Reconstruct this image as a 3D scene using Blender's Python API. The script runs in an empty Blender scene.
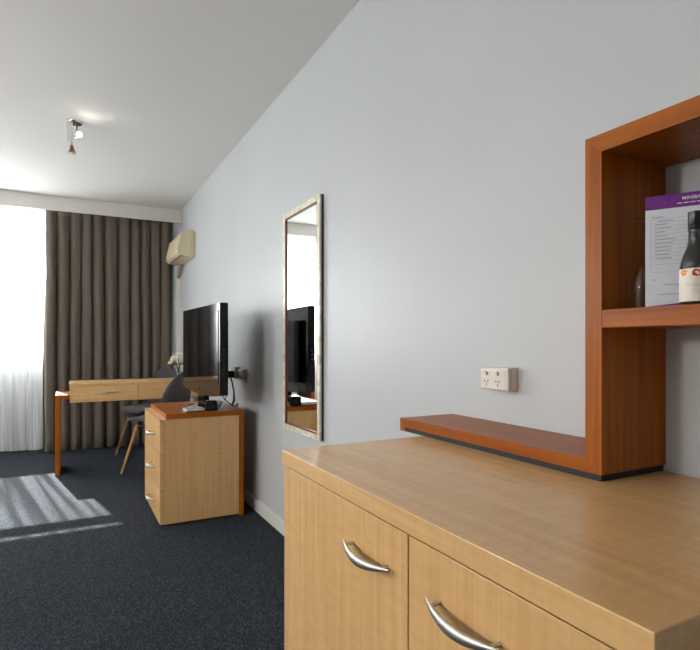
import bpy, bmesh, math, random
from mathutils import Vector, Matrix, noise
random.seed(7)
S = bpy.context.scene
C = S.collection
PI = math.pi

# ------------------------------------------------------------------ camera
F_PX, HORIZON = 535.0, 344.0
YAW = math.atan((350 - 67) / F_PX)
cam = bpy.data.cameras.new('camera')
cam.sensor_width = 36.0
cam.lens = F_PX / 700 * 36.0
cam.shift_y = (HORIZON - 325) / 700
cam.clip_start = 0.02
camo = bpy.data.objects.new('camera', cam)
C.objects.link(camo)
camo.location = (0, 0, 1.16)
camo.rotation_euler = (PI / 2, 0, -YAW)
S.camera = camo

# ------------------------------------------------------------------ world, sun, exposure
SKY_STRENGTH = 9.0
SUN_STRENGTH = 55.0
FILL_LAMP_W = 98.0  # output of each added fill lamp
SPOT_W = 1.0
vs = S.view_settings
vs.view_transform = 'Standard'
vs.look = 'None'
vs.gamma = 1.0
vs.use_curve_mapping = False
vs.exposure = 0.1

w = bpy.data.worlds.new('sky')
S.world = w
w.use_nodes = True
bg = w.node_tree.nodes['Background']
bg.inputs[0].default_value = (0.93, 0.97, 1.0, 1)
bg.inputs[1].default_value = SKY_STRENGTH

sl = bpy.data.lights.new('sun', 'SUN')
sl.energy = SUN_STRENGTH
sl.angle = math.radians(0.6)
sl.color = (1.0, 0.96, 0.9)
so = bpy.data.objects.new('sun', sl)
C.objects.link(so)
so.rotation_euler = Vector((0.18, -1.0, -0.78)).to_track_quat('-Z', 'Y').to_euler()
so.location = (-2, 12, 8)

pl = bpy.data.lights.new('window_portal', 'AREA')
pl.shape = 'RECTANGLE'
pl.size, pl.size_y = 3.4, 1.5
pl.cycles.is_portal = True
po = bpy.data.objects.new('window_portal', pl)
C.objects.link(po)
po.location = (-1.2, 7.06, 1.79)
po.rotation_euler = (-PI / 2, 0, 0)


# ------------------------------------------------------------------ materials
def srgb(r, g, b):
    f = lambda v: (v / 255 / 12.92) if v / 255 <= 0.04045 else ((v / 255 + 0.055) / 1.055) ** 2.4
    return (f(r), f(g), f(b), 1)


class NT:
    def __init__(self, name):
        self.m = bpy.data.materials.new(name)
        self.m.use_nodes = True
        self.t = self.m.node_tree
        self.b = self.t.nodes['Principled BSDF']

    def n(self, typ, **kw):
        o = self.t.nodes.new(typ)
        for k, v in kw.items():
            setattr(o, k, v)
        return o

    def l(self, a, b):
        self.t.links.new(a, b)

    def coords(self, scale=(1, 1, 1), kind='Object', rand=False):
        tc = self.n('ShaderNodeTexCoord')
        mp = self.n('ShaderNodeMapping')
        mp.inputs['Scale'].default_value = scale
        self.l(tc.outputs[kind], mp.inputs['Vector'])
        if rand:
            oi = self.n('ShaderNodeObjectInfo')
            cx = self.n('ShaderNodeVectorMath', operation='SCALE')
            cx.inputs[0].default_value = (13.0, 7.0, 5.0)
            self.l(oi.outputs['Random'], cx.inputs['Scale'])
            self.l(cx.outputs[0], mp.inputs['Location'])
        return mp.outputs[0]

    def noise(self, vec, scale, detail=4, rough=0.5, dist=0.0):
        o = self.n('ShaderNodeTexNoise')
        o.inputs['Scale'].default_value = scale
        o.inputs['Detail'].default_value = detail
        o.inputs['Roughness'].default_value = rough
        o.inputs['Distortion'].default_value = dist
        self.l(vec, o.inputs['Vector'])
        return o.outputs['Fac']

    def ramp(self, fac, stops):
        r = self.n('ShaderNodeValToRGB')
        e = r.color_ramp.elements
        while len(e) < len(stops):
            e.new(0.5)
        for i, (p, c) in enumerate(stops):
            e[i].position = p
            e[i].color = c
        self.l(fac, r.inputs[0])
        return r.outputs[0]

    def mix(self, fac, a, b, blend='MIX'):
        o = self.n('ShaderNodeMix', data_type='RGBA', blend_type=blend)
        for i, v in ((0, fac), (6, a), (7, b)):
            if isinstance(v, (int, float)):
                o.inputs[i].default_value = v
            elif isinstance(v, tuple):
                o.inputs[i].default_value = v
            else:
                self.l(v, o.inputs[i])
        return o.outputs[2]

    def bump(self, h, strength=0.2, dist=0.01):
        o = self.n('ShaderNodeBump')
        o.inputs['Strength'].default_value = strength
        o.inputs['Distance'].default_value = dist
        self.l(h, o.inputs['Height'])
        self.l(o.outputs[0], self.b.inputs['Normal'])

    def set(self, **kw):
        for k, v in kw.items():
            k = k.replace('_', ' ')
            for i in self.b.inputs:
                if i.name.lower() == k.lower():
                    if hasattr(v, 'is_linked') or hasattr(v, 'links'):
                        self.l(v, i)
                    else:
                        i.default_value = v
        return self.m


def plain(name, col, rough=0.5, metal=0.0, spec=0.5, var=0.04, coat=0.0, nscale=40.0):
    t = NT(name)
    v = t.coords()
    nz = t.noise(v, nscale, 3)
    c = t.ramp(nz, [(0.3, tuple(x * (1 - var) for x in col[:3]) + (1,)), (0.7, tuple(min(1, x * (1 + var)) for x in col[:3]) + (1,))])
    return t.set(base_color=c, roughness=rough, metallic=metal, specular_ior_level=spec, coat_weight=coat)


def emit(name, col, strength):
    t = NT(name)
    return t.set(base_color=col, emission_color=col, emission_strength=strength)


def wood(name, dark, mid, light, axis, rough=0.38, fine=1.0, figure=0.35, coat=0.0, spec=0.45):
    """grain runs along axis (0,1,2)"""
    t = NT(name)
    sc = [60.0 * fine] * 3
    sc[axis] = 2.2
    v = t.coords(tuple(sc), rand=True)
    g = t.noise(v, 1.0, 6, 0.6, 0.15)
    sc2 = [9.0] * 3
    sc2[axis] = 0.8
    g2 = t.noise(t.coords(tuple(sc2), rand=True), 1.0, 3, 0.5, 0.4)
    c = t.ramp(g, [(0.28, dark), (0.5, mid), (0.72, light)])
    c2 = t.ramp(g2, [(0.3, dark), (0.7, light)])
    col = t.mix(0.22, c, c2)
    # cross figure (short shimmering ripples across the grain)
    sc3 = [14.0] * 3
    sc3[axis] = 70.0
    g3 = t.noise(t.coords(tuple(sc3), rand=True), 1.0, 2, 0.5, 0.2)
    fig = t.ramp(g3, [(0.35, (0.80, 0.80, 0.80, 1)), (0.65, (1.0, 1.0, 1.0, 1))])
    col = t.mix(figure, col, fig, 'MULTIPLY')
    t.bump(g, 0.04, 0.002)
    return t.set(base_color=col, roughness=rough, specular_ior_level=spec, coat_weight=coat, coat_roughness=0.15)


M = {}
BE = (srgb(209, 164, 109), srgb(220, 177, 122), srgb(228, 188, 134))
for ax, nm in enumerate('xyz'):
    M['beech_' + nm] = wood('beech_veneer_' + nm, *BE, ax, 0.27, 1.4, 0.32)
    M['cherry_' + nm] = wood('cherry_veneer_' + nm, srgb(120, 58, 5), srgb(156, 82, 9), srgb(180, 102, 17), ax, 0.36, 1.1, 0.15, 0.0, 0.2)
M['oak_leg'] = wood('oak_leg', srgb(160, 112, 62), srgb(190, 142, 86), srgb(205, 160, 104), 2, 0.5, 1.0, 0.1)

t = NT('wall_paint')
v = t.coords((1, 1, 1))
n1 = t.noise(v, 220, 3)
n2 = t.noise(v, 1.3, 2)
c = t.ramp(n2, [(0.3, srgb(191, 195, 199)), (0.7, srgb(195, 199, 203))])
t.bump(n1, 0.05, 0.002)
M['wall'] = t.set(base_color=c, roughness=0.42, specular_ior_level=0.4)

t = NT('ceiling_paint')
n1 = t.noise(t.coords(), 160, 3)
t.bump(n1, 0.05, 0.002)
M['ceiling'] = t.set(base_color=srgb(230, 228, 225), roughness=0.85)

M['white_trim'] = plain('white_trim_paint', srgb(222, 222, 219), 0.45, var=0.01)
M['pelmet'] = plain('pelmet_paint', srgb(214, 212, 208), 0.6, var=0.01)

# carpet: loop pile in short rows with pale flecks
t = NT('carpet_loop_pile')
tc = t.n('ShaderNodeTexCoord')
mp = t.n('ShaderNodeMapping')
mp.inputs['Rotation'].default_value = (0, 0, math.radians(12))
mp.inputs['Scale'].default_value = (210, 105, 1)
t.l(tc.outputs['Object'], mp.inputs['Vector'])
vo = t.n('ShaderNodeTexVoronoi')
vo.inputs['Scale'].default_value = 1.0
vo.inputs['Randomness'].default_value = 0.3
t.l(mp.outputs[0], vo.inputs['Vector'])
cellc = t.ramp(vo.outputs['Color'], [(0.0, srgb(20, 25, 33)), (0.5, srgb(36, 43, 53)), (1.0, srgb(78, 89, 104))])
loop = t.ramp(vo.outputs['Distance'], [(0.15, (1, 1, 1, 1)), (0.75, (0.35, 0.35, 0.37, 1))])
col = t.mix(1.0, cellc, loop, 'MULTIPLY')
big = t.ramp(t.noise(t.coords((1, 1, 1)), 2.0, 3), [(0.3, (0.88, 0.88, 0.88, 1)), (0.7, (1, 1, 1, 1))])
col = t.mix(1.0, col, big, 'MULTIPLY')
hh = t.n('ShaderNodeMath', operation='SUBTRACT')
hh.inputs[0].default_value = 1.0
t.l(vo.outputs['Distance'], hh.inputs[1])
t.bump(hh.outputs[0], 0.7, 0.006)
M['carpet'] = t.set(base_color=col, roughness=0.95, specular_ior_level=0.15, sheen_weight=0.03)

# drape
t = NT('taupe_drape_fabric')
wv = t.noise(t.coords((900, 900, 300)), 1.0, 2)
c = t.ramp(wv, [(0.3, srgb(92, 82, 74)), (0.7, srgb(114, 103, 94))])
t.bump(wv, 0.15, 0.001)
M['drape'] = t.set(base_color=c, roughness=0.85, sheen_weight=0.2, specular_ior_level=0.2)

# sheer: thin white voile, vertical opacity streaks added to stripe the sun patch
t = NT('white_sheer_voile')
nt = t.t
out = [n for n in nt.nodes if n.type == 'OUTPUT_MATERIAL'][0]
dif = t.n('ShaderNodeBsdfDiffuse'); dif.inputs[0].default_value = (0.9, 0.91, 0.92, 1)
trl = t.n('ShaderNodeBsdfTranslucent'); trl.inputs[0].default_value = (0.9, 0.91, 0.92, 1)
trp = t.n('ShaderNodeBsdfTransparent')
m1 = t.n('ShaderNodeMixShader'); m1.inputs[0].default_value = 0.5
t.l(dif.outputs[0], m1.inputs[1]); t.l(trl.outputs[0], m1.inputs[2])
st = t.noise(t.coords((1, 0.0, 0.03)), 15.0, 3, 0.6)
op = t.ramp(st, [(0.40, (0.16, 0.16, 0.16, 1)), (0.58, (0.60, 0.60, 0.60, 1))])
m2 = t.n('ShaderNodeMixShader')
t.l(op, m2.inputs[0]); t.l(m1.outputs[0], m2.inputs[1]); t.l(trp.outputs[0], m2.inputs[2])
t.l(m2.outputs[0], out.inputs[0])
M['sheer'] = t.m

# window glass / drinking glass
def thin_glass(name, tint=(0.97, 0.985, 0.98, 1), refl=0.1):
    t = NT(name)
    out = [n for n in t.t.nodes if n.type == 'OUTPUT_MATERIAL'][0]
    tr = t.n('ShaderNodeBsdfTransparent'); tr.inputs[0].default_value = tint
    gl = t.n('ShaderNodeBsdfGlossy'); gl.inputs['Roughness'].default_value = 0.02
    lw = t.n('ShaderNodeLayerWeight')
    pw = t.n('ShaderNodeMath', operation='POWER'); pw.inputs[1].default_value = 4.0
    ad = t.n('ShaderNodeMath', operation='MULTIPLY_ADD'); ad.inputs[1].default_value = 0.8; ad.inputs[2].default_value = refl * 0.4
    t.l(lw.outputs['Facing'], pw.inputs[0]); t.l(pw.outputs[0], ad.inputs[0])
    mx = t.n('ShaderNodeMixShader')
    t.l(ad.outputs[0], mx.inputs[0]); t.l(tr.outputs[0], mx.inputs[1]); t.l(gl.outputs[0], mx.inputs[2])
    t.l(mx.outputs[0], out.inputs[0])
    return t.m
M['pane'] = thin_glass('window_glass')
M['glass'] = thin_glass('clear_glass', (0.96, 0.98, 0.975, 1), 0.12)
M['water'] = thin_glass('water', (0.86, 0.92, 0.9, 1))

t = NT('mirror_silver')
M['mirror'] = t.set(base_color=(0.93, 0.94, 0.93, 1), metallic=1.0, roughness=0.01)
# silver-leaf frame with small squares of tarnish
t = NT('silver_leaf_frame')
vo = t.n('ShaderNodeTexVoronoi', distance='CHEBYCHEV')
vo.inputs['Scale'].default_value = 30
t.l(t.coords((1, 1, 1)), vo.inputs['Vector'])
c = t.ramp(vo.outputs['Color'], [(0.1, srgb(196, 184, 156)), (0.5, srgb(222, 214, 194)), (0.9, srgb(238, 233, 220))])
M['silver_leaf'] = t.set(base_color=c, metallic=0.2, roughness=0.4)
M['red_brown'] = plain('red_brown_liner', srgb(110, 58, 38), 0.4)
M['black_side'] = plain('black_frame_edge', srgb(14, 14, 14), 0.5)
M['black_gloss'] = plain('black_gloss_plastic', srgb(8, 8, 9), 0.07, spec=0.25)
M['black_matte'] = plain('black_matte_plastic', srgb(20, 20, 22), 0.45)
M['screen'] = plain('dark_screen_glass', srgb(8, 9, 11), 0.06, spec=0.25)
M['plinth'] = plain('black_plinth', srgb(9, 9, 9), 0.6)
M['chair_fabric'] = None
t = NT('grey_felt')
wv = t.noise(t.coords((1, 1, 1)), 420, 3)
c = t.ramp(wv, [(0.3, srgb(60, 57, 60)), (0.7, srgb(84, 80, 84))])
t.bump(wv, 0.25, 0.002)
M['felt'] = t.set(base_color=c, roughness=0.9, sheen_weight=0.2, specular_ior_level=0.2)
M['satin_nickel'] = plain('satin_nickel', srgb(200, 198, 194), 0.42, metal=1.0, var=0.02)
M['chrome'] = plain('chrome', srgb(215, 215, 212), 0.12, metal=1.0, var=0.01)
M['socket_white'] = plain('warm_white_plastic', srgb(224, 219, 208), 0.35, var=0.01)
M['socket_dark'] = plain('socket_slot', srgb(40, 36, 34), 0.6)
M['socket_grey'] = plain('aged_plastic', srgb(186, 180, 160), 0.45)
M['ac_cream'] = plain('aged_cream_plastic', srgb(216, 203, 172), 0.45, var=0.015)
M['ac_dark'] = plain('vent_dark', srgb(36, 30, 26), 0.6)
M['ac_pipe'] = plain('pipe_wrap', srgb(186, 174, 146), 0.6)
M['card'] = plain('card_white', srgb(226, 230, 238), 0.4, var=0.01)
M['purple'] = plain('print_purple', srgb(112, 40, 134), 0.4, var=0.05)
M['print_white'] = plain('print_white', srgb(235, 232, 238), 0.4)
M['print_grey'] = plain('print_grey', srgb(150, 154, 166), 0.5)
M['print_text'] = plain('print_text', srgb(168, 170, 180), 0.5)
M['bottle'] = plain('dark_green_bottle_glass', srgb(10, 16, 14), 0.06, spec=0.8, coat=0.5)
M['cap'] = plain('black_screw_cap', srgb(16, 16, 18), 0.3)
M['label_cream'] = plain('wine_label', srgb(232, 226, 214), 0.5, var=0.01)
M['leaf_red'] = plain('label_red', srgb(196, 36, 26), 0.5)
M['leaf_orange'] = plain('label_orange', srgb(226, 140, 34), 0.5)
M['rose'] = plain('white_rose_petal', srgb(240, 236, 220), 0.6, var=0.03)
M['stem'] = plain('rose_stem', srgb(70, 98, 48), 0.6)
M['paper'] = plain('paper', srgb(222, 224, 226), 0.6, var=0.02)
M['paper_grey'] = plain('printed_paper', srgb(168, 174, 180), 0.5, var=0.25, nscale=60)
M['cream_shade'] = plain('lamp_white', srgb(228, 226, 222), 0.5)
M['copper'] = plain('amber_bronze', srgb(140, 98, 62), 0.3, metal=0.7)
M['bulb_lit'] = emit('lit_bulb', (1.0, 0.97, 0.9, 1), 30.0)
M['fill_globe'] = emit('lit_fill_globe', (1.0, 0.95, 0.88, 1), FILL_LAMP_W / 0.774)  # glow of the added fill lamps
M['aluminium'] = plain('white_window_frame', srgb(214, 216, 218), 0.4)

# ------------------------------------------------------------------ mesh helpers
WLOC = {}


def link(name, bm_or_me, mat=None, parent=None, smooth=False, local=False, auto=None):
    """one mesh object; vertices come in world coordinates unless local (then relative to the parent)"""
    if isinstance(bm_or_me, bmesh.types.BMesh):
        me = bpy.data.meshes.new(name)
        bmesh.ops.recalc_face_normals(bm_or_me, faces=bm_or_me.faces)
        bm_or_me.to_mesh(me)
        bm_or_me.free()
    else:
        me = bm_or_me
    o = bpy.data.objects.new(name, me)
    C.objects.link(o)
    if mat is not None:
        me.materials.append(M[mat] if isinstance(mat, str) else mat)
    if smooth:
        me.polygons.foreach_set('use_smooth', [True] * len(me.polygons))
        if auto:
            me.set_sharp_from_angle(angle=math.radians(auto))
    xs = [v.co for v in me.vertices]
    lo = Vector([min(p[i] for p in xs) for i in range(3)])
    hi = Vector([max(p[i] for p in xs) for i in range(3)])
    base = Vector(((lo.x + hi.x) / 2, (lo.y + hi.y) / 2, lo.z))
    me.transform(Matrix.Translation(-base))
    pw = Vector((0, 0, 0))
    if parent is not None:
        o.parent = parent
        pw = WLOC.get(parent.name, Vector((0, 0, 0))) if not local else (WLOC[parent.name] if parent.type == 'MESH' else Vector((0, 0, 0)))
    o.location = base - pw
    WLOC[o.name] = base
    return o


def thing(name, label, cat, loc, rotz=0.0, group=None):
    o = bpy.data.objects.new(name, None)
    o.empty_display_size = 0.1
    C.objects.link(o)
    o.location = loc
    o.rotation_euler = (0, 0, rotz)
    WLOC[o.name] = Vector(loc)
    tag(o, label, cat, group)
    return o


def tag(o, label, cat=None, group=None):
    o['label'] = label
    if cat:
        o['category'] = cat
    if group:
        o['group'] = group
    return o


def struct(name, bm, mat, label=None):
    o = link(name, bm, mat)
    o['kind'] = 'structure'
    if label:
        o['label'] = label
    return o


def B():
    return bmesh.new()


def box(bm, x0, x1, y0, y1, z0, z1, bev=0.0, seg=2):
    vs = [bm.verts.new(p) for p in ((x0, y0, z0), (x1, y0, z0), (x1, y1, z0), (x0, y1, z0), (x0, y0, z1), (x1, y0, z1), (x1, y1, z1), (x0, y1, z1))]
    fs = [bm.faces.new([vs[i] for i in f]) for f in ((0, 3, 2, 1), (4, 5, 6, 7), (0, 1, 5, 4), (1, 2, 6, 5), (2, 3, 7, 6), (3, 0, 4, 7))]
    if bev > 0:
        es = list({e for f in fs for e in f.edges})
        bmesh.ops.bevel(bm, geom=es, offset=bev, segments=seg, profile=0.5, affect='EDGES')
    return bm


def bx(x0, x1, y0, y1, z0, z1, bev=0.0, seg=2):
    return box(B(), x0, x1, y0, y1, z0, z1, bev, seg)


def tube(bm, pts, rad, n=10, caps=True, flat=None):
    """swept tube; rad is a number or a list; flat=(a,b) squeezes the section"""
    pts = [Vector(p) for p in pts]
    rings = []
    up = Vector((0, 0, 1))
    for i, p in enumerate(pts):
        d = (pts[min(i + 1, len(pts) - 1)] - pts[max(i - 1, 0)]).normalized()
        if abs(d.dot(up)) > 0.95:
            ref = Vector((1, 0, 0))
        else:
            ref = up
        a = d.cross(ref).normalized()
        b = a.cross(d).normalized()
        r = rad[i] if isinstance(rad, (list, tuple)) else rad
        fa, fb = flat or (1, 1)
        rings.append([bm.verts.new(p + a * (r * fa * math.cos(2 * PI * k / n)) + b * (r * fb * math.sin(2 * PI * k / n))) for k in range(n)])
    for i in range(len(rings) - 1):
        for k in range(n):
            bm.faces.new((rings[i][k], rings[i][(k + 1) % n], rings[i + 1][(k + 1) % n], rings[i + 1][k]))
    if caps:
        bm.faces.new(rings[0][::-1])
        bm.faces.new(rings[-1])
    return bm


def lathe(bm, prof, c=(0, 0, 0), n=24, close=True):
    """prof: list of (r,z)"""
    rings = []
    for r, z in prof:
        if r < 1e-6:
            rings.append([bm.verts.new((c[0], c[1], c[2] + z))])
        else:
            rings.append([bm.verts.new((c[0] + r * math.cos(2 * PI * k / n), c[1] + r * math.sin(2 * PI * k / n), c[2] + z)) for k in range(n)])
    for a, b in zip(rings, rings[1:]):
        for k in range(n):
            q = [a[k % len(a)], a[(k + 1) % n % len(a)], b[(k + 1) % n % len(b)], b[k % len(b)]]
            q2 = []
            for v in q:
                if v not in q2:
                    q2.append(v)
            if len(q2) >= 3:
                bm.faces.new(q2)
    return bm


def prism(bm, poly, axis, a0, a1):
    """extrude polygon (list of 2D points in the two other axes, in order) along axis"""
    def mk(p, a):
        q = list(p)
        q.insert(axis, a)
        return bm.verts.new(q)
    r0 = [mk(p, a0) for p in poly]
    r1 = [mk(p, a1) for p in poly]
    n = len(poly)
    bm.faces.new(r0)
    bm.faces.new(r1[::-1])
    for k in range(n):
        bm.faces.new((r0[k], r0[(k + 1) % n], r1[(k + 1) % n], r1[k]))
    return bm


def grid(nu, nv, fn):
    me = bpy.data.meshes.new('grid')
    vs = [fn(i / (nu - 1), j / (nv - 1)) for j in range(nv) for i in range(nu)]
    fs = [(j * nu + i, j * nu + i + 1, (j + 1) * nu + i + 1, (j + 1) * nu + i) for j in range(nv - 1) for i in range(nu - 1)]
    me.from_pydata(vs, [], fs)
    return me


def text_mesh(s, size, extrude=0.0, align='LEFT', bold=0.0):
    cu = bpy.data.curves.new('print', 'FONT')
    cu.body = s
    cu.size = size
    cu.extrude = extrude
    cu.align_x = align
    cu.offset = bold
    cu.resolution_u = 3
    o = bpy.data.objects.new('print_source', cu)
    C.objects.link(o)
    dg = bpy.context.evaluated_depsgraph_get()
    me = bpy.data.meshes.new_from_object(o.evaluated_get(dg))
    bpy.data.objects.remove(o)
    bpy.data.curves.remove(cu)
    return me


# ------------------------------------------------------------------ room
W = 1.17                       # plane of the long wall
H = 2.712
XL, YB, YF = -3.3, -2.4, 6.86  # left wall, wall behind the camera, window wall
struct('floor', bx(XL - .1, W + .1, YB - .1, YF + .1, -0.1, 0.0), 'carpet', 'dark charcoal blue loop pile carpet')
struct('ceiling', bx(XL - .1, W + .1, YB - .1, YF + .1, H, H + 0.1), 'ceiling')
struct('wall_right', bx(W, W + 0.1, YB - .1, YF + .2, 0, H), 'wall')
struct('wall_left', bx(XL - 0.1, XL, YB - .1, YF + .2, 0, H), 'wall')
struct('wall_back', bx(XL, W, YB - 0.1, YB, 0, H), 'wall')
WX0, WX1, WZ0, WZ1 = -2.9, 0.5, 1.05, 2.53
b = B()
box(b, XL, WX0, YF, YF + .08, 0, H)
box(b, WX1, W, YF, YF + .08, 0, H)
box(b, WX0, WX1, YF, YF + .08, 0, WZ0)
box(b, WX0, WX1, YF, YF + .08, WZ1, H)
struct('wall_far', b, 'wall')
struct('baseboard_right', bx(W - 0.014, W, 1.34, YF, 0, 0.085, 0.003), 'white_trim', 'white painted skirting board')
struct('baseboard_left', bx(XL, XL + 0.014, YB, YF, 0, 0.085, 0.003), 'white_trim')
struct('baseboard_back', bx(XL + .014, W, YB, YB + 0.014, 0, 0.085, 0.003), 'white_trim')
struct('trim_1', bx(XL, W, 6.40, 6.425, 2.562, H, 0.002), 'pelmet', 'plain white curtain pelmet under ceiling')

win = thing('window_1', 'wide window behind the white sheer', None, ((WX0 + WX1) / 2, YF + .08, WZ0))
win['kind'] = 'structure'
del win['label']
b = B()
fy0, fy1 = YF + .03, YF + .075
box(b, WX0, WX0 + .045, fy0, fy1, WZ0, WZ1)
box(b, WX1 - .045, WX1, fy0, fy1, WZ0, WZ1)
box(b, WX0 + .045, WX1 - .045, fy0, fy1, WZ0, WZ0 + .045)
box(b, WX0 + .045, WX1 - .045, fy0, fy1, WZ1 - .035, WZ1)
link('window_frame', b, 'aluminium', win)
TR = 2.305
link('transom', bx(WX0 + .045, WX1 - .045, fy0, fy1, TR, TR + .12), 'aluminium', win)
mull = [-1.98, -1.04]
xs = [WX0 + .045] + mull + [WX1 - .045]
for mx in mull:
    link('mullion', bx(mx - .02, mx + .02, fy0, fy1, WZ0 + .045, TR), 'aluminium', win)
for a0, a1 in zip(xs, xs[1:]):
    link('pane', bx(a0 + .02 * (a0 in mull), a1 - .02 * (a1 in mull), fy0 + .02, fy0 + .026, WZ0 + .045, TR), 'pane', win)
link('pane', bx(WX0 + .045, WX1 - .045, fy0 + .02, fy0 + .026, TR + .12, WZ1 - .035), 'pane', win)
link('window_sill', bx(WX0, WX1, YF - .02, YF + .029, WZ0 - .02, WZ0 + .004, 0.003), 'white_trim', win)


# ------------------------------------------------------------------ curtains
def fold(x, z, seed, f):
    p = x * f + 3.4 * noise.noise((x * 2.3, seed, 0)) + 0.35 * noise.noise((x * 1.2, seed + 3, z * 0.5))
    return p


def drape_pt(u, v):
    z = 0.012 + v * 2.60
    sv = max(0.0, min(1.0, (z - 1.3) / 0.6))
    x0 = -0.238 + 0.045 * sv * sv * (3 - 2 * sv) + 0.012 * v
    x1 = 1.115
    x = x0 + (x1 - x0) * u
    p = fold(x, z, 4.0, 2 * PI / 0.118)
    a = 0.042 + 0.024 * noise.noise((x * 3.3, 8, z * .25))
    a *= 1.0 - 0.35 * v ** 3
    s = math.sin(p)
    s = math.copysign(abs(s) ** 0.75, s)
    y = 6.552 + a * s + 0.006 * math.sin(2.3 * p + z * 1.2) + 0.012 * noise.noise((x * 5, z * 0.9, 2))
    xx = x + 0.017 * math.cos(p) + 0.01 * noise.noise((x * 4, z * 0.8, 9))
    return (xx, y, z)


d = link('drape', grid(620, 26, drape_pt), 'drape', smooth=True)
tag(d, 'taupe brown pleated drape hanging floor to pelmet beside the sheer', 'curtain')
sm = d.modifiers.new('thickness', 'SOLIDIFY')
sm.thickness = 0.003


def sheer_pt(u, v):
    z = 0.02 + v * 2.60 + 0.006 * math.sin(u * 60) * (1 - v)
    x = -2.97 + 3.72 * u
    p = fold(x, z, 11.0, 2 * PI / 0.22)
    a = 0.026 + 0.012 * noise.noise((x * 2.5, 3, z * 0.3))
    y = 6.705 + a * math.sin(p) + 0.006 * math.sin(2.7 * p)
    return (x + 0.012 * math.cos(p), y, z)


d = link('sheer_curtain', grid(860, 14, sheer_pt), 'sheer', smooth=True)
tag(d, 'white translucent sheer curtain glowing in front of the window', 'curtain')

# ------------------------------------------------------------------ sideboard (minibar cabinet) in the foreground
sb = thing('sideboard', 'beech veneer sideboard with two doors and curved metal handles in the foreground', 'cabinet', (0.84, 0.83, 0))
link('worktop', bx(0.503, 1.168, 0.32, 1.338, 0.843, 0.88, 0.0015), 'beech_y', sb)
link('side_panel', bx(0.509, 1.166, 1.306, 1.334, 0.0, 0.841), 'beech_z', sb)
link('side_panel', bx(0.509, 1.166, 0.325, 0.345, 0.0, 0.841), 'beech_z', sb)
link('back_panel', bx(1.15, 1.166, 0.347, 1.304, 0.08, 0.841), 'beech_z', sb)
link('carcass', bx(0.532, 1.148, 0.347, 1.304, 0.06, 0.838), 'beech_z', sb)
link('plinth', bx(0.56, 1.148, 0.347, 1.304, 0.0, 0.058), 'plinth', sb)


def bow_handle(parent, y0, y1, z, xface, out=0.022, r=0.0095, drop=0.009):
    n = 17
    pts, rad = [], []
    for i in range(n):
        q = i / (n - 1)
        k = math.sin(PI * q)
        pts.append((xface - 0.012 - (out - 0.004) * k ** 0.9, y0 + (y1 - y0) * q, z - drop * k))
        rad.append(0.0018 + (r - 0.0018) * k ** 0.9)
    h = link('handle', tube(B(), pts, rad, 12, flat=(0.6, 1.0)), 'satin_nickel', parent, smooth=True, auto=50)
    h['label'] = 'curved satin metal bow handle'
    for q in (0.12, 0.88):
        i = int(q * (n - 1) + .5)
        y = pts[i][1]
        b = B()
        tube(b, [(xface + 0.001, y, z - 0.002), (pts[i][0], y, pts[i][2])], 0.0035, 8)
        me = bpy.data.meshes.new('post')
        b.to_mesh(me)
        b.free()
        # the posts belong to the handle
        bm = bmesh.new()
        me.transform(Matrix.Translation(-WLOC[h.name]))
        bm.from_mesh(h.data)
        bm.from_mesh(me)
        bm.to_mesh(h.data)
        bm.free()
        h.data.polygons.foreach_set('use_smooth', [True] * len(h.data.polygons))
        h.data.set_sharp_from_angle(angle=math.radians(50))
    return h


d1 = link('door', bx(0.508, 0.527, 0.753, 1.303, 0.07, 0.838, 0.001), 'beech_z', sb)
bow_handle(d1, 0.795, 0.965, 0.764, 0.508)
d2 = link('door', bx(0.508, 0.527, 0.349, 0.749, 0.07, 0.838, 0.001), 'beech_z', sb)
bow_handle(d2, 0.513, 0.685, 0.764, 0.508)

# ------------------------------------------------------------------ S-shaped shelf unit on the sideboard
FX = 0.955
su = thing('shelf_unit', 'reddish brown stepped wooden shelf unit standing on the beech worktop', 'shelf', (1.06, 0.8, 0.88))
BZ = 0.894
link('base_slab', prism(B(), [(0.718, BZ), (1.458, BZ), (1.458, 0.921), (0.757, 0.921)], 0, FX, 1.168), 'cherry_y', su)
link('end_block', bx(FX, 1.168, 1.428, 1.458, 0.8805, BZ - .0002), 'cherry_x', su)
link('plinth', bx(FX + 0.003, 1.165, 0.721, 1.4275, 0.8805, BZ - .0002), 'plinth', su)
link('upright_panel', prism(B(), [(0.718, BZ + .0004), (0.7566, 0.9212), (0.7566, 1.585), (0.718, 1.549)], 0, FX, 1.168), 'cherry_z', su)
link('top_panel', prism(B(), [(0.757, 1.5855), (0.718, 1.5494), (0.12, 1.5494), (0.12, 1.5855)], 0, FX, 1.168), 'cherry_y', su)
link('shelf', bx(FX, 1.168, 0.12, 0.717, 1.193, 1.229, 0.0008), 'cherry_y', su)
link('end_panel', bx(FX, 1.168, 0.12, 0.157, 1.2295, 1.5485, 0.0008), 'cherry_z', su)

# ------------------------------------------------------------------ menu card, bottle, glass on the shelf
SZ = 1.2295
cd = Vector((0.5, -0.866, 0)).normalized()
cn = Vector((-0.866, -0.5, 0))
CP = Vector((0.983, 0.644, SZ))
ct = thing('menu_card', 'white minibar menu card with purple header standing on the shelf', 'menu', CP)
LEAN = -0.02


def on_card(s, z, off=0.0):
    """point on the leaning card face: s along, z up"""
    return CP + cd * s + Vector((0, 0, z)) + cn * (off + LEAN * z)


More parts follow.
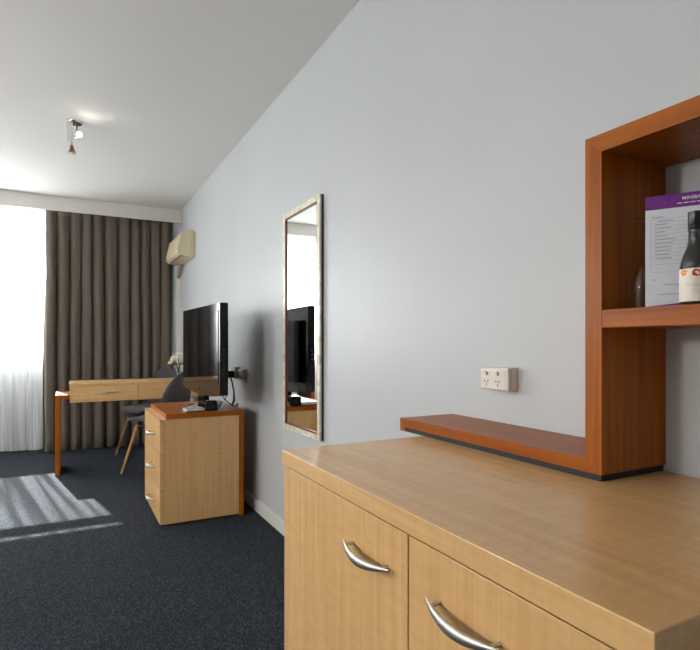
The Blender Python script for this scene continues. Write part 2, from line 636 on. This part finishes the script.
def card_quad(bm, s0, s1, z0, z1, o0, o1):
    vv = [bm.verts.new(on_card(s, z, o)) for s, z, o in ((s0, z0, o0), (s1, z0, o0), (s1, z1, o0), (s0, z1, o0), (s0, z0, o1), (s1, z0, o1), (s1, z1, o1), (s0, z1, o1))]
    for f in ((0, 3, 2, 1), (4, 5, 6, 7), (0, 1, 5, 4), (1, 2, 6, 5), (2, 3, 7, 6), (3, 0, 4, 7)):
        bm.faces.new([vv[i] for i in f])
    return bm


CWD, CH = 0.195, 0.213
link('card', card_quad(B(), 0, CWD, 0.0, CH, -0.0025, 0.0), 'card', ct)
link('foot', card_quad(B(), 0.01, CWD - .01, 0.0, 0.003, -0.03, -0.003), 'card', ct)
hd = link('purple_header', card_quad(B(), 0, CWD, CH - 0.026, CH, 0.0001, 0.0005), 'purple', ct)
hd['label'] = 'purple printed header band'


def card_text(s, size, sc, zc, mat, parent, bold=0.0):
    me = text_mesh(s, size, 0.0, 'CENTER', bold)
    R = Matrix((( cd.x, 0, cn.x, 0), (cd.y, 0, cn.y, 0), (0, 1, 0, 0), (0, 0, 0, 1)))
    me.transform(R)
    me.transform(Matrix.Translation(on_card(sc, zc, 0.0012)))
    return link('lettering', me, mat, parent)


card_text('MINIBAR MENU', 0.009, CWD / 2 - 0.006, CH - 0.0130, 'print_white', ct, 0.0001)
b = B()
rr = random.Random(3)
rows = [0.171, 0.1635] + [0.157 - 0.0072 * i for i in range(10)]
for i, z in enumerate(rows):
    s0 = 0.016 if i > 0 else 0.010
    if i == 1:
        s0 = 0.02
    card_quad(b, s0, s0 + rr.uniform(0.016, 0.034), z, z + 0.0018, 0.0001, 0.0004)
    if i > 1:
        card_quad(b, 0.11, 0.11 + rr.uniform(0.01, 0.02), z, z + 0.0018, 0.0001, 0.0004)
for z, s0, s1 in ((0.052, 0.012, 0.018), (0.0425, 0.03, 0.085), (0.039, 0.05, 0.12), (0.024, 0.02, 0.09)):
    card_quad(b, s0, s1, z, z + 0.0014, 0.0001, 0.0004)
link('small_print', b, 'print_text', ct)['kind'] = 'stuff'
b = B()
for k in range(9):
    card_quad(b, 0.052 + k * 0.0105, 0.0605 + k * 0.0105, CH - 0.0195, CH - 0.0178, 0.0006, 0.0009)
link('header_small_print', b, 'print_white', ct)['kind'] = 'stuff'
b = B()
for z in [0.168 - 0.0072 * i for i in range(13)] + [0.0665]:
    card_quad(b, 0.009, CWD - 0.012, z, z + 0.0004, 0.0001, 0.0003)
for s in (0.009, CWD - 0.0125):
    card_quad(b, s, s + 0.0005, 0.0665, 0.168, 0.0001, 0.0003)
link('table_rule', b, 'print_grey', ct)['kind'] = 'stuff'
b = B()
n = 14
prev = None
for i in range(n + 1):
    s = CWD * i / n
    top = 0.0015 + 0.011 * math.sin(PI * min(1, i / n * 0.62))
    vv = [bm_v for bm_v in (b.verts.new(on_card(s, 0.0, 0.0008)), b.verts.new(on_card(s, top, 0.0008)))]
    if prev:
        b.faces.new((prev[0], vv[0], vv[1], prev[1]))
    prev = vv
link('purple_swoosh', b, 'purple', ct)

BP = (0.999, 0.5575, SZ)
bt = thing('wine_bottle', 'small dark wine bottle with cream label standing before the menu card', 'bottle', BP)
prof = [(0, 0.003), (0.018, 0.0), (0.0262, 0.002), (0.0272, 0.006), (0.0272, 0.066), (0.0262, 0.074), (0.0225, 0.088), (0.0165, 0.103), (0.0138, 0.113), (0.0132, 0.125), (0.0132, 0.150), (0.0, 0.150)]
link('bottle_body', lathe(B(), prof, BP, 40), 'bottle', bt, smooth=True, auto=45)
cp = [(0.0, 0.1345), (0.0140, 0.1345), (0.0140, 0.137), (0.0134, 0.138), (0.0140, 0.139), (0.0140, 0.142), (0.0134, 0.143), (0.0140, 0.144), (0.0140, 0.165), (0.014, 0.1675), (0.0, 0.1675)]
link('screw_cap', lathe(B(), cp, BP, 32), 'cap', bt, smooth=True, auto=35)


def cyl_patch(name, mat, a0, a1, z0, z1, r, parent, na=24, shape=None):
    def fn(u, v):
        a = a0 + (a1 - a0) * u
        return (BP[0] + r * math.cos(a), BP[1] + r * math.sin(a), BP[2] + z0 + (z1 - z0) * v)
    return link(name, grid(na, 2, fn), mat, parent, smooth=True)


AV = math.atan2(-BP[1], -BP[0])           # towards the room
lb = cyl_patch('label', 'label_cream', AV - 1.5, AV + 1.5, 0.006, 0.0645, 0.0275, bt)
lb['label'] = 'cream wine label with red and orange leaves'


def leaf_print(mat, a, z, sz, seed, name):
    rn = random.Random(seed)
    b = B()
    c0 = None
    n = 15
    ring = []
    for k in range(n):
        th = 2 * PI * k / n
        rad = sz * (0.72 + 0.28 * (k % 2) + rn.uniform(-.12, .12))
        aa = a + rad * math.cos(th) / 0.0278
        ring.append(b.verts.new((BP[0] + 0.0279 * math.cos(aa), BP[1] + 0.0279 * math.sin(aa), BP[2] + z + rad * 0.8 * math.sin(th))))
    b.faces.new(ring)
    link(name, b, mat, bt)


# going right in the picture is towards larger angle seen from the room
leaf_print('leaf_orange', AV - 0.80, 0.0575, 0.0082, 1, 'orange_leaf_print')
leaf_print('leaf_red', AV + 0.02, 0.056, 0.0095, 2, 'red_leaf_print')
leaf_print('leaf_red', AV + 0.52, 0.0575, 0.0075, 5, 'red_leaf_print')
b = B()
pts = []
for i in range(46):
    a = AV - 0.62 + 1.3 * i / 45
    pts.append((BP[0] + 0.0277 * math.cos(a), BP[1] + 0.0277 * math.sin(a), BP[2] + 0.0345 + 0.0028 * math.sin(i * 1.25) * (0.5 + 0.5 * math.cos(i * .37))))
tube(b, pts, 0.0003, 5)
for z in (0.026, 0.0215, 0.018):
    pts = [(BP[0] + 0.0276 * math.cos(AV + q), BP[1] + 0.0276 * math.sin(AV + q), BP[2] + z) for q in [-.25 + .07 * i for i in range(12)]]
    tube(b, pts, 0.00025, 5)
link('script_print', b, 'print_text', bt)['kind'] = 'stuff'

GP = (1.04, 0.68, SZ)
gl = thing('wine_glass', 'clear wine glass upside down behind the menu card', 'glass', GP)
bowl = [(0.029, 0.001), (0.033, 0.03), (0.0345, 0.05), (0.031, 0.07), (0.02, 0.088), (0.006, 0.098), (0.0, 0.099)]
link('bowl', lathe(B(), bowl, GP, 28), 'glass', gl, smooth=True)
link('stem', tube(B(), [(GP[0], GP[1], GP[2] + .0995), (GP[0], GP[1], GP[2] + .13), (GP[0], GP[1], GP[2] + .172)], [0.005, 0.0035, 0.005], 10), 'glass', gl, smooth=True)
link('foot', lathe(B(), [(0.0, 0.174), (0.006, 0.174), (0.031, 0.183), (0.0315, 0.1845), (0.0, 0.186)], GP, 28), 'glass', gl, smooth=True)


# ------------------------------------------------------------------ power points
def power_point(name, label, y0, y1, z0, z1, xf, mat, group=None):
    t = thing(name, label, 'socket', (W, (y0 + y1) / 2, z0))
    hy, hz = y1 - y0, z1 - z0
    link('mounting_block', bx(xf + 0.012, W - 0.0005, y0, y1, z0, z1, 0.003), mat, t)
    fp = link('face_plate', bx(xf, xf + 0.0118, y0 + 0.001, y1 - 0.001, z0 + 0.001, z1 - 0.001, 0.0035, 3), mat, t)
    ins = link('inner_plate', bx(xf - 0.0012, xf - 0.0001, y0 + hy * .11, y1 - hy * .04, z0 + hz * .06, z1 - hz * .06, 0.0004, 1), mat, fp)
    for fy in (0.36, 0.76):
        yc = y0 + hy * fy
        zc = z0 + hz * 0.74
        b = B()
        tube(b, [(xf - 0.0005, yc, zc), (xf - 0.004, yc, zc), (xf - 0.008, yc, zc - .0005)], [0.0068, 0.0066, 0.0056], 16)
        link('rocker_switch', b, mat, t, smooth=True, auto=40)
        for dy, dz, ang in ((-.0068, .002, .5), (.0068, .002, -.5), (0, -.0095, 0)):
            b = B()
            c, s = math.cos(ang), math.sin(ang)
            zc2 = z0 + hz * 0.36
            poly = []
            for py, pz in ((-.0013, -.0042), (.0013, -.0042), (.0013, .0042), (-.0013, .0042)):
                poly.append((yc + dy + py * c - pz * s, zc2 + dz + py * s + pz * c))
            prism(b, poly, 0, xf - 0.0017, xf - 0.0005)
            link('slot', b, 'socket_dark', t)
    return t


power_point('power_socket', 'white double power socket on the wall above the sideboard', 1.158, 1.278, 1.021, 1.090, 1.133, 'socket_white')
power_point('power_socket', 'greyish double power socket on the wall right of the television', 3.84, 3.97, 0.902, 0.972, 1.142, 'socket_grey')

# plug and cords behind the television
pgt = thing('power_plug', 'black power plug and adaptor with cords behind the television', 'plug', (1.12, 4.06, 0.72))
link('adaptor', bx(1.125, 1.169, 3.99, 4.075, 0.895, 0.985, 0.004), 'socket_grey', pgt)
link('plug_body', bx(1.05, 1.124, 3.995, 4.06, 0.905, 0.955, 0.008, 3), 'black_matte', pgt)
b = B()
tube(b, [(1.10, 4.03, 0.91), (1.094, 3.96, 0.87), (1.088, 3.89, 0.81), (1.07, 3.82, 0.75), (1.045, 3.78, 0.724)], [0.008, .006, .006, .009, .006], 8)
link('cord', b, 'black_matte', pgt, smooth=True)
b = B()
cv = [(0.985, 3.9, 0.86), (1.0, 3.85, 0.83), (1.02, 3.83, 0.79), (1.015, 3.88, 0.75), (1.0, 3.93, 0.727)]
tube(b, cv, 0.0045, 8)
link('cord', b, 'black_matte', pgt, smooth=True)
b = B()
tube(b, [(0.965, 3.75, 0.80), (0.985, 3.70, 0.76), (1.01, 3.68, 0.738), (1.03, 3.66, 0.725)], 0.0045, 8)
link('cord', b, 'black_matte', pgt, smooth=True)

# ------------------------------------------------------------------ wall mirror
my0, my1, mz0, mz1 = 2.50, 3.025, 0.659, 1.933
XM = 1.145
mr = thing('wall_mirror', 'tall rectangular wall mirror with silver leaf frame and black edge', 'mirror', (W, (my0 + my1) / 2, mz0))
fw = 0.030
link('glass', bx(XM + 0.008, XM + 0.012, my0 + fw, my1 - fw, mz0 + fw, mz1 - fw), 'mirror', mr)
for nm, a in (('frame_rail', (my0, my1, mz0, mz0 + fw)), ('frame_rail', (my0, my1, mz1 - fw, mz1)), ('frame_stile', (my0, my0 + fw, mz0 + fw, mz1 - fw)), ('frame_stile', (my1 - fw, my1, mz0 + fw, mz1 - fw))):
    link(nm, bx(XM, XM + 0.012, *a, 0.001, 1), 'silver_leaf', mr)
g = 0.009
for a in ((my0 + fw, my1 - fw, mz0 + fw, mz0 + fw + g), (my0 + fw, my1 - fw, mz1 - fw - g, mz1 - fw), (my0 + fw, my0 + fw + g, mz0 + fw + g, mz1 - fw - g), (my1 - fw - g, my1 - fw, mz0 + fw + g, mz1 - fw - g)):
    link('liner', bx(XM + 0.002, XM + 0.0075, *a), 'red_brown', mr)
link('backing', bx(XM + 0.0125, W - 0.001, my0 + .001, my1 - .001, mz0 + .001, mz1 - .001), 'black_side', mr)

# ------------------------------------------------------------------ drawer pedestal under the television
PY0, PY1 = 3.553, 4.29
pd = thing('drawer_pedestal', 'beech three drawer pedestal with cherry wood top carrying the television', 'cabinet', (0.79, 3.92, 0))
link('carcass', bx(0.541, 1.029, PY0, PY1, 0.012, 0.679, 0.001), 'beech_z', pd)
link('front_top_rail', bx(0.519, 0.54, PY0, PY1, 0.668, 0.679), 'beech_y', pd)
link('top_slab', bx(0.556, 1.062, PY0 - 0.002, PY1 - 0.03, 0.6795, 0.714, 0.001), 'cherry_x', pd)
link('leg_panel', bx(1.030, 1.062, PY0 - 0.002, PY1 - 0.03, 0.0, 0.679, 0.001), 'cherry_z', pd)
for z0, z1, hz in ((0.456, 0.666, 0.567), (0.231, 0.452, 0.348), (0.014, 0.227, 0.128)):
    dr = link('drawer_front', bx(0.519, 0.54, PY0, PY1, z0, z1, 0.001), 'beech_y', pd)
    bow_handle(dr, 3.74, 3.91, hz, 0.519, 0.036, 0.0125, 0.004)

# ------------------------------------------------------------------ desk
DY0, DY1 = 5.33, 5.80
dk = thing('desk', 'long beech writing desk with two shallow drawers and cherry end leg', 'desk', (0.5, 5.56, 0))
link('desktop', bx(0.018, 1.150, DY0, DY1, 0.786, 0.807, 0.001), 'beech_x', dk)
link('drawer_box', bx(0.022, 1.150, DY0 + 0.02, DY1, 0.641, 0.785), 'beech_x', dk)
link('bottom_rail', bx(0.022, 1.150, DY0 + .003, DY0 + .0195, 0.641, 0.653), 'beech_x', dk)
link('side_stile', bx(0.022, 0.040, DY0 + .003, DY0 + .0195, 0.654, 0.785), 'beech_z', dk)
for x0, x1, hx in ((0.042, 0.583, True), (0.590, 1.148, True)):
    f = link('drawer_front', bx(x0, x1, DY0 + .001, DY0 + .0195, 0.655, 0.782, 0.001), 'beech_x', dk)
    cx = (x0 + x1) / 2 + (0.01 if x0 < .1 else .02)
    pts, rad = [], []
    for i in range(13):
        q = i / 12
        k = math.sin(PI * q)
        pts.append((cx - 0.085 + 0.17 * q, DY0 - 0.008 - 0.024 * k, 0.727 - 0.004 * k))
        rad.append(0.002 + 0.0055 * k)
    b = tube(B(), pts, rad, 10)
    for i in (2, 10):
        tube(b, [pts[i], (pts[i][0], DY0 + .0015, 0.727)], 0.0035, 8)
    link('handle', b, 'satin_nickel', f, smooth=True, auto=50)['label'] = 'curved satin metal bow handle'
link('leg_slab', bx(-0.053, 0.0215, DY0 + .03, DY1 - .02, 0.672, 0.708, 0.001), 'cherry_x', dk)
link('leg_panel', bx(-0.092, -0.054, DY0 + .03, DY1 - .02, 0.0, 0.708, 0.001), 'cherry_z', dk)


# ------------------------------------------------------------------ shell chairs
def make_chair(loc, rotz, label):
    t = thing('shell_chair', label, 'chair', loc, rotz, 'grey felt shell chairs at the desk')
    cy = [0.225, 0.215, 0.15, 0.03, -0.10, -0.175, -0.215, -0.24, -0.262, -0.277, -0.284]
    cz = [0.440, 0.462, 0.470, 0.458, 0.452, 0.475, 0.535, 0.65, 0.77, 0.872, 0.915]
    hw = [0.120, 0.185, 0.225, 0.238, 0.240, 0.240, 0.240, 0.235, 0.212, 0.150, 0.050]
    crl = [0.0, 0.004, 0.018, 0.035, 0.05, 0.06, 0.085, 0.095, 0.08, 0.04, 0.005]
    nu, nv = 13, len(cy)

    def fn(u, v):
        j = round(v * (nv - 1))
        s = 2 * u - 1
        x = hw[j] * math.sin(s * PI / 2)
        back = max(0, min(1, (j - 4) / 2.0))
        k = crl[j] * abs(s) ** 2.4
        return (x, cy[j] + k * back, cz[j] + k * (1 - back) * 0.8)

    sh = link('shell', grid(nu, nv, fn), 'felt', t, smooth=True, local=True)
    so = sh.modifiers.new('padding', 'SOLIDIFY')
    so.thickness = 0.028
    so.offset = -1
    ss = sh.modifiers.new('round', 'SUBSURF')
    ss.levels = ss.render_levels = 2
    b = B()
    box(b, -0.15, 0.15, -0.14, 0.16, 0.405, 0.425, 0.006)
    link('under_frame', b, 'black_matte', t, local=True)
    for sx in (-1, 1):
        for sy in (-1, 1):
            b = tube(B(), [(sx * 0.135, 0.01 + sy * 0.125, 0.43), (sx * 0.225, 0.0 + sy * 0.235, 0.0)], [0.0155, 0.0095], 12)
            link('leg', b, 'oak_leg', t, smooth=True, local=True, auto=50)
    return t


make_chair((0.755, 5.20, 0), math.radians(50), 'dark grey felt shell chair tucked under the desk beside the pedestal')
make_chair((0.775, 6.04, 0), math.radians(126), 'dark grey felt shell chair behind the desk against the drape')

# ------------------------------------------------------------------ television
TVL = 1.0
tv = thing('television', 'black flat television on oval stand on the drawer pedestal', 'television', (0.815, 3.785, 0.7145), math.radians(2.0))
hl = TVL / 2
ZB, ZT = 0.125, 0.702


def tv_bottom(y):
    return ZB - 0.028 * (1 - (y / hl) ** 2)


poly = [(-hl, ZT), (-hl, ZB)] + [(-hl + TVL * i / 16, tv_bottom(-hl + TVL * i / 16)) for i in range(1, 16)] + [(hl, ZB), (hl, ZT)]
b = prism(B(), poly, 0, 0.0, 0.052)
bmesh.ops.bevel(b, geom=[e for e in b.edges if abs(e.verts[0].co.x - e.verts[1].co.x) < 1e-6], offset=0.004, segments=2, affect='EDGES')
link('cabinet', b, 'black_gloss', tv, local=True, smooth=True, auto=35)
link('screen', bx(-0.0035, -0.0005, -hl + 0.035, hl - 0.035, ZB + 0.068, ZT - 0.045, 0.0004, 1), 'screen', tv, local=True)
link('back_cover', bx(0.0525, 0.098, -hl + 0.13, hl - 0.13, ZB + 0.05, ZT - 0.09, 0.02, 3), 'black_matte', tv, local=True)
b = B()
for i in range(12):
    box(b, 0.0985, 0.100, -hl + .2 + i * 0.054, -hl + .235 + i * 0.054, ZT - 0.19, ZT - 0.12)
link('vent_slots', b, 'black_side', tv, local=True)['kind'] = 'stuff'
lg = link('badge', bx(-0.0028, -0.0002, -0.004, 0.004, ZB + 0.002, ZB + 0.03), 'chrome', tv, local=True)
lg['label'] = 'small bright badge'
for i in range(6):
    link('side_button', bx(0.018, 0.03, -hl - 0.003, -hl - 0.0002, 0.25 + i * .03, 0.262 + i * .03), 'black_matte', tv, local=True)
b = lathe(B(), [(0, 0.0), (0.14, 0.0), (0.15, 0.004), (0.145, 0.012), (0.05, 0.02), (0, 0.02)], (0, 0, 0), 40)
for vtx in b.verts:
    vtx.co.x = vtx.co.x * 0.7 + 0.04
    vtx.co.y += 0.05
link('stand_base', b, 'black_gloss', tv, local=True, smooth=True, auto=40)
link('stand_neck', bx(0.012, 0.05, -0.075, 0.095, 0.0185, ZB - 0.005, 0.006), 'black_gloss', tv, local=True)

# things lying on the pedestal round the stand
fo = thing('information_folder', 'grey and white printed folder lying left of the television stand', 'folder', (0.742, 3.625, 0.7145))
fo.rotation_euler = (0, 0, 0.1)
link('cover', bx(-0.06, 0.06, -0.05, 0.05, 0.0, 0.006, 0.001), 'black_matte', fo, local=True)
link('pages', bx(-0.056, 0.058, -0.047, 0.047, 0.0062, 0.018), 'paper', fo, local=True)
link('front_sheet', bx(-0.06, 0.06, -0.05, 0.05, 0.0182, 0.022, 0.0005), 'paper_grey', fo, local=True)
lf = thing('leaflet_stand', 'white printed leaflet propped beside the television stand', 'leaflet', (0.93, 3.61, 0.7145))
b = B()
prism(b, [(0.90, 0.7150), (0.935, 0.78), (0.938, 0.78), (0.903, 0.7150)], 1, 3.565, 3.645)
b2 = B()
for i in range(6):
    z = 0.727 + i * 0.0085
    x = 0.9005 + (z - 0.7150) * 0.035 / 0.065
    box(b2, x - 0.0006, x - 0.0002 + 0.0001, 3.572 + 0.004 * (i % 3), 3.637 - 0.009 * (i % 2), z, z + 0.003)
link('sheet', b, 'paper', lf)
link('small_print', b2, 'print_text', lf)['kind'] = 'stuff'
rc = thing('black_box', 'small glossy black box in front of the television stand', 'electronics', (0.855, 3.61, 0.7145))  # unidentified black object, built as a plain glossy box
link('body', bx(0.815, 0.888, 3.568, 3.650, 0.7148, 0.780, 0.005), 'black_gloss', rc)
link('lid', bx(0.820, 0.883, 3.572, 3.646, 0.7802, 0.787, 0.003), 'chrome', rc)
link('socket_panel', bx(0.845, 0.873, 3.5665, 3.5678, 0.73, 0.755), 'black_matte', rc)
cl = thing('cable_coil', 'small grey coiled cable end on the pedestal corner by the wall', 'cable', (1.02, 3.60, 0.7145))
b = B()
pts = [(1.022 + 0.014 * math.cos(a * .9), 3.60 + 0.014 * math.sin(a * .9), 0.719 + 0.0022 * a) for a in range(0, 16)]
tube(b, pts, 0.0042, 8)
link('cable', b, 'print_grey', cl, smooth=True)

# ------------------------------------------------------------------ roses in a vase on the desk
VP = (0.992, 5.56, 0.8075)
vz = thing('rose_vase', 'white roses in a clear glass vase on the desk behind the television', 'flowers', VP)
link('vase', lathe(B(), [(0, 0.0), (0.036, 0.0), (0.038, 0.004), (0.030, 0.06), (0.036, 0.12), (0.034, 0.12), (0.028, 0.06), (0.034, 0.008), (0, 0.008)], VP, 28), 'glass', vz, smooth=True, auto=50)
link('water', lathe(B(), [(0, 0.0085), (0.033, 0.0085), (0.0275, 0.06), (0.029, 0.08), (0, 0.08)], VP, 24), 'water', vz, smooth=True, auto=50)
rp = random.Random(5)


def rose(p, r, tilt):
    b = B()
    # cupped petals in rings round a tight heart
    lathe(b, [(0, -r * .55), (r * .4, -r * .45), (r * .62, -r * .05), (r * .5, r * .45), (r * .22, r * .55), (0, r * .42)], (0, 0, 0), 10)
    for ring, (n, rad, zz) in enumerate(((3, .5, .28), (5, .78, .12), (6, 1.0, -.05))):
        for k in range(n):
            a0 = 2 * PI * k / n + ring * .5 + rp.uniform(-.1, .1)
            wv = 2 * PI / n * 0.72
            pr = None
            for i in range(5):
                a = a0 + wv * (i / 4 - .5)
                e = 1 - (2 * i / 4 - 1) ** 2 * .35
                lo = b.verts.new((r * rad * .55 * math.cos(a), r * rad * .55 * math.sin(a), r * (zz - .55)))
                md = b.verts.new((r * rad * .98 * math.cos(a), r * rad * .98 * math.sin(a), r * (zz - .05)))
                hi = b.verts.new((r * rad * 1.08 * e * math.cos(a), r * rad * 1.08 * e * math.sin(a), r * (zz + .42 * e)))
                if pr:
                    b.faces.new((pr[0], lo, md, pr[1]))
                    b.faces.new((pr[1], md, hi, pr[2]))
                pr = (lo, md, hi)
    b.transform(Matrix.Translation(p) @ Matrix.Rotation(tilt[0], 4, 'X') @ Matrix.Rotation(tilt[1], 4, 'Y'))
    return b


heads = [(-0.055, -0.03, 0.235, .034), (-0.01, -0.05, 0.262, .034), (0.03, -0.02, 0.245, .033), (-0.035, 0.03, 0.252, .032), (0.012, 0.04, 0.28, .032), (-0.075, 0.01, 0.20, .03), (0.055, 0.03, 0.22, .03)]
for dx, dy, dz, r in heads:
    dz -= 0.03
    p = Vector((VP[0] + dx, VP[1] + dy, VP[2] + dz))
    st_ = link('rose_stem', tube(B(), [(VP[0] - dx * .1, VP[1] - dy * .1, VP[2] + .02), (VP[0] + dx * .35, VP[1] + dy * .35, VP[2] + .15), (p.x, p.y, p.z - r * .4)], .0028, 6), 'stem', vz, smooth=True)
    link('rose_bloom', rose(p, r, (-dy * 8, dx * 8)), 'rose', vz, smooth=True)
for k in range(5):
    a = k * 1.3
    c0 = Vector((VP[0] + .03 * math.cos(a), VP[1] + .03 * math.sin(a), VP[2] + .14))
    c1 = c0 + Vector((.05 * math.cos(a), .05 * math.sin(a), .02))
    s = Vector((-math.sin(a), math.cos(a), 0)) * .014
    b = B()
    q = [b.verts.new(x) for x in (c0, (c0 + c1) / 2 + s + Vector((0, 0, .012)), c1, (c0 + c1) / 2 - s + Vector((0, 0, .012)))]
    b.faces.new(q)
    link('leaf', b, 'stem', vz)

# ------------------------------------------------------------------ air conditioner high on the wall
ay0, ay1 = 5.64, 6.385
ac = thing('air_conditioner', 'cream wall mounted air conditioner high in the corner beside the drape', 'air conditioner', (W, 6.0, 2.06))
prof = [(W - .001, 2.052), (W - .001, 2.325), (W - .03, 2.335), (1.055, 2.325), (1.035, 2.305), (1.000, 2.13), (1.002, 2.10), (1.025, 2.078)]
b = prism(B(), prof, 1, ay0, ay1)
bmesh.ops.bevel(b, geom=list(b.edges), offset=0.004, segments=2, affect='EDGES')
link('casing', b, 'ac_cream', ac, smooth=True, auto=30)
b = prism(B(), [(1.0325, 2.300), (0.9985, 2.135), (0.9955, 2.1357), (1.0295, 2.3007)], 1, ay0 + .012, ay1 - .012)
link('front_panel', b, 'ac_cream', ac)
# outlet slot and louvre on the underside
def under(x):
    return 2.078 + (2.052 - 2.078) * (x - 1.025) / (W - .001 - 1.025)
b = prism(B(), [(1.034, under(1.034) - .0015), (1.064, under(1.064) - .0015), (1.064, under(1.064) + .002), (1.034, under(1.034) + .002)], 1, ay0 + .05, ay1 - .05)
link('outlet_slot', b, 'ac_dark', ac)
b = prism(B(), [(1.040, under(1.04) - .006), (1.058, under(1.058) - .004), (1.058, under(1.058) - .0025), (1.040, under(1.04) - .0045)], 1, ay0 + .06, ay1 - .06)
link('louvre', b, 'ac_cream', ac)
for i in range(3):
    link('side_vent', bx(1.125, 1.15, ay0 - .0012, ay0 + .002, 2.18 + i * .022, 2.187 + i * .022), 'ac_pipe', ac)
b = tube(B(), [(1.125, 6.22, 2.066), (1.128, 6.27, 2.03), (1.135, 6.36, 1.985), (1.140, 6.43, 1.93)], [.022, .022, .02, .02], 12)
link('pipe_bundle', b, 'ac_pipe', ac, smooth=True)
tk = thing('pipe_trunking', 'white plastic pipe trunking running down the wall corner below the air conditioner', 'trunking', (1.15, 6.44, 0.09))
link('channel', bx(1.125, W - .0005, 6.415, 6.475, 0.09, 1.925, 0.003), 'white_trim', tk)
link('end_collar', bx(1.119, W - .0005, 6.408, 6.482, 1.9255, 1.955, 0.003), 'white_trim', tk)

# ------------------------------------------------------------------ ceiling spotlight
LX, LY = 0.048, 4.2
lt = thing('ceiling_spotlight', 'small ceiling fixture with one lit spot and one hanging amber spot', 'light', (LX, LY, 2.49))
link('ceiling_plate', lathe(B(), [(0, 0), (0.045, 0), (0.05, 0.006), (0.05, 0.014), (0, 0.014)], (LX, LY, H - .0145), 24), 'chrome', lt, smooth=True, auto=40)
link('transformer_body', bx(LX - .055, LX - .012, LY - .03, LY + .03, 2.575, 2.697, 0.005), 'cream_shade', lt)
link('arm', tube(B(), [(LX + .01, LY, 2.697), (LX + .012, LY, 2.64), (LX + .02, LY - .01, 2.615)], .006, 8), 'chrome', lt, smooth=True)
link('drop_rod', tube(B(), [(LX - .02, LY, 2.574), (LX - .018, LY, 2.56), (LX - .018, LY, 2.545)], .006, 8), 'chrome', lt, smooth=True)


def spot_head(c, aim, mat, lens_mat, r=.03, ln=.055):
    R = Vector(aim).to_track_quat('Z', 'Y').to_matrix().to_4x4()
    b = lathe(B(), [(0, -ln), (r * .45, -ln), (r * .55, -ln * .6), (r * .95, -.006), (r, 0), (r * .93, 0), (r * .5, -ln * .5), (0, -ln * .5)], (0, 0, 0), 20)
    b.transform(Matrix.Translation(c) @ R)
    o = link('spot_head', b, mat, lt, smooth=True, auto=40)
    b = lathe(B(), [(0, -.004), (r * .92, -.004), (r * .8, .001), (0, .004)], (0, 0, 0), 20)
    b.transform(Matrix.Translation(c) @ R)
    link('lens', b, lens_mat, o, smooth=True)


spot_head(Vector((LX + .028, LY - .035, 2.615)), (0.45, -1.0, 0.1), 'chrome', 'bulb_lit', .021)
spot_head(Vector((LX - .016, LY - .005, 2.488)), (0.05, -0.1, -1.0), 'copper', 'cream_shade', .025, .052)
sp = bpy.data.lights.new('spot_beam', 'SPOT')
sp.energy = SPOT_W
sp.spot_size = math.radians(125)
sp.spot_blend = 1.0
sp.shadow_soft_size = 0.025
sp.color = (1, 0.96, 0.88)
spo = bpy.data.objects.new('spot_beam', sp)
C.objects.link(spo)
spo.parent = lt
spo.location = (0.028 + .02, -.035 - .04, 2.615 + .012 - 2.49)
spo.rotation_euler = Vector((0.45, -1.0, 0.1)).to_track_quat('-Z', 'Y').to_euler()

# ------------------------------------------------------------------ two added globe lamps, out of view on the left, as room fill
def fill_lamp(x, y, label):
    t = thing('fill_lamp', label, 'lamp', (x, y, 0), 0, 'added globe fill lamps')
    link('base', lathe(B(), [(0, 0), (0.14, 0), (0.14, 0.012), (0.02, 0.022), (0, 0.022)], (x, y, 0), 32), 'satin_nickel', t, smooth=True, auto=40)
    link('pole', tube(B(), [(x, y, 0.022), (x, y, 0.8), (x, y, 1.50)], 0.011, 12), 'satin_nickel', t, smooth=True, auto=40)
    link('collar', lathe(B(), [(0.012, 1.50), (0.05, 1.505), (0.055, 1.53), (0.012, 1.53)], (x, y, 0), 24), 'satin_nickel', t, smooth=True, auto=40)
    prof = [(0.14 * math.sin(PI * k / 14), -0.14 * math.cos(PI * k / 14)) for k in range(15)]
    link('globe', lathe(B(), prof, (x, y, 1.672), 32), 'fill_globe', t, smooth=True)


fill_lamp(-2.6, 1.3, 'added globe fill lamp, out of view by the left wall near the viewpoint')
fill_lamp(-2.7, 3.6, 'added globe fill lamp, out of view by the left wall towards the window')
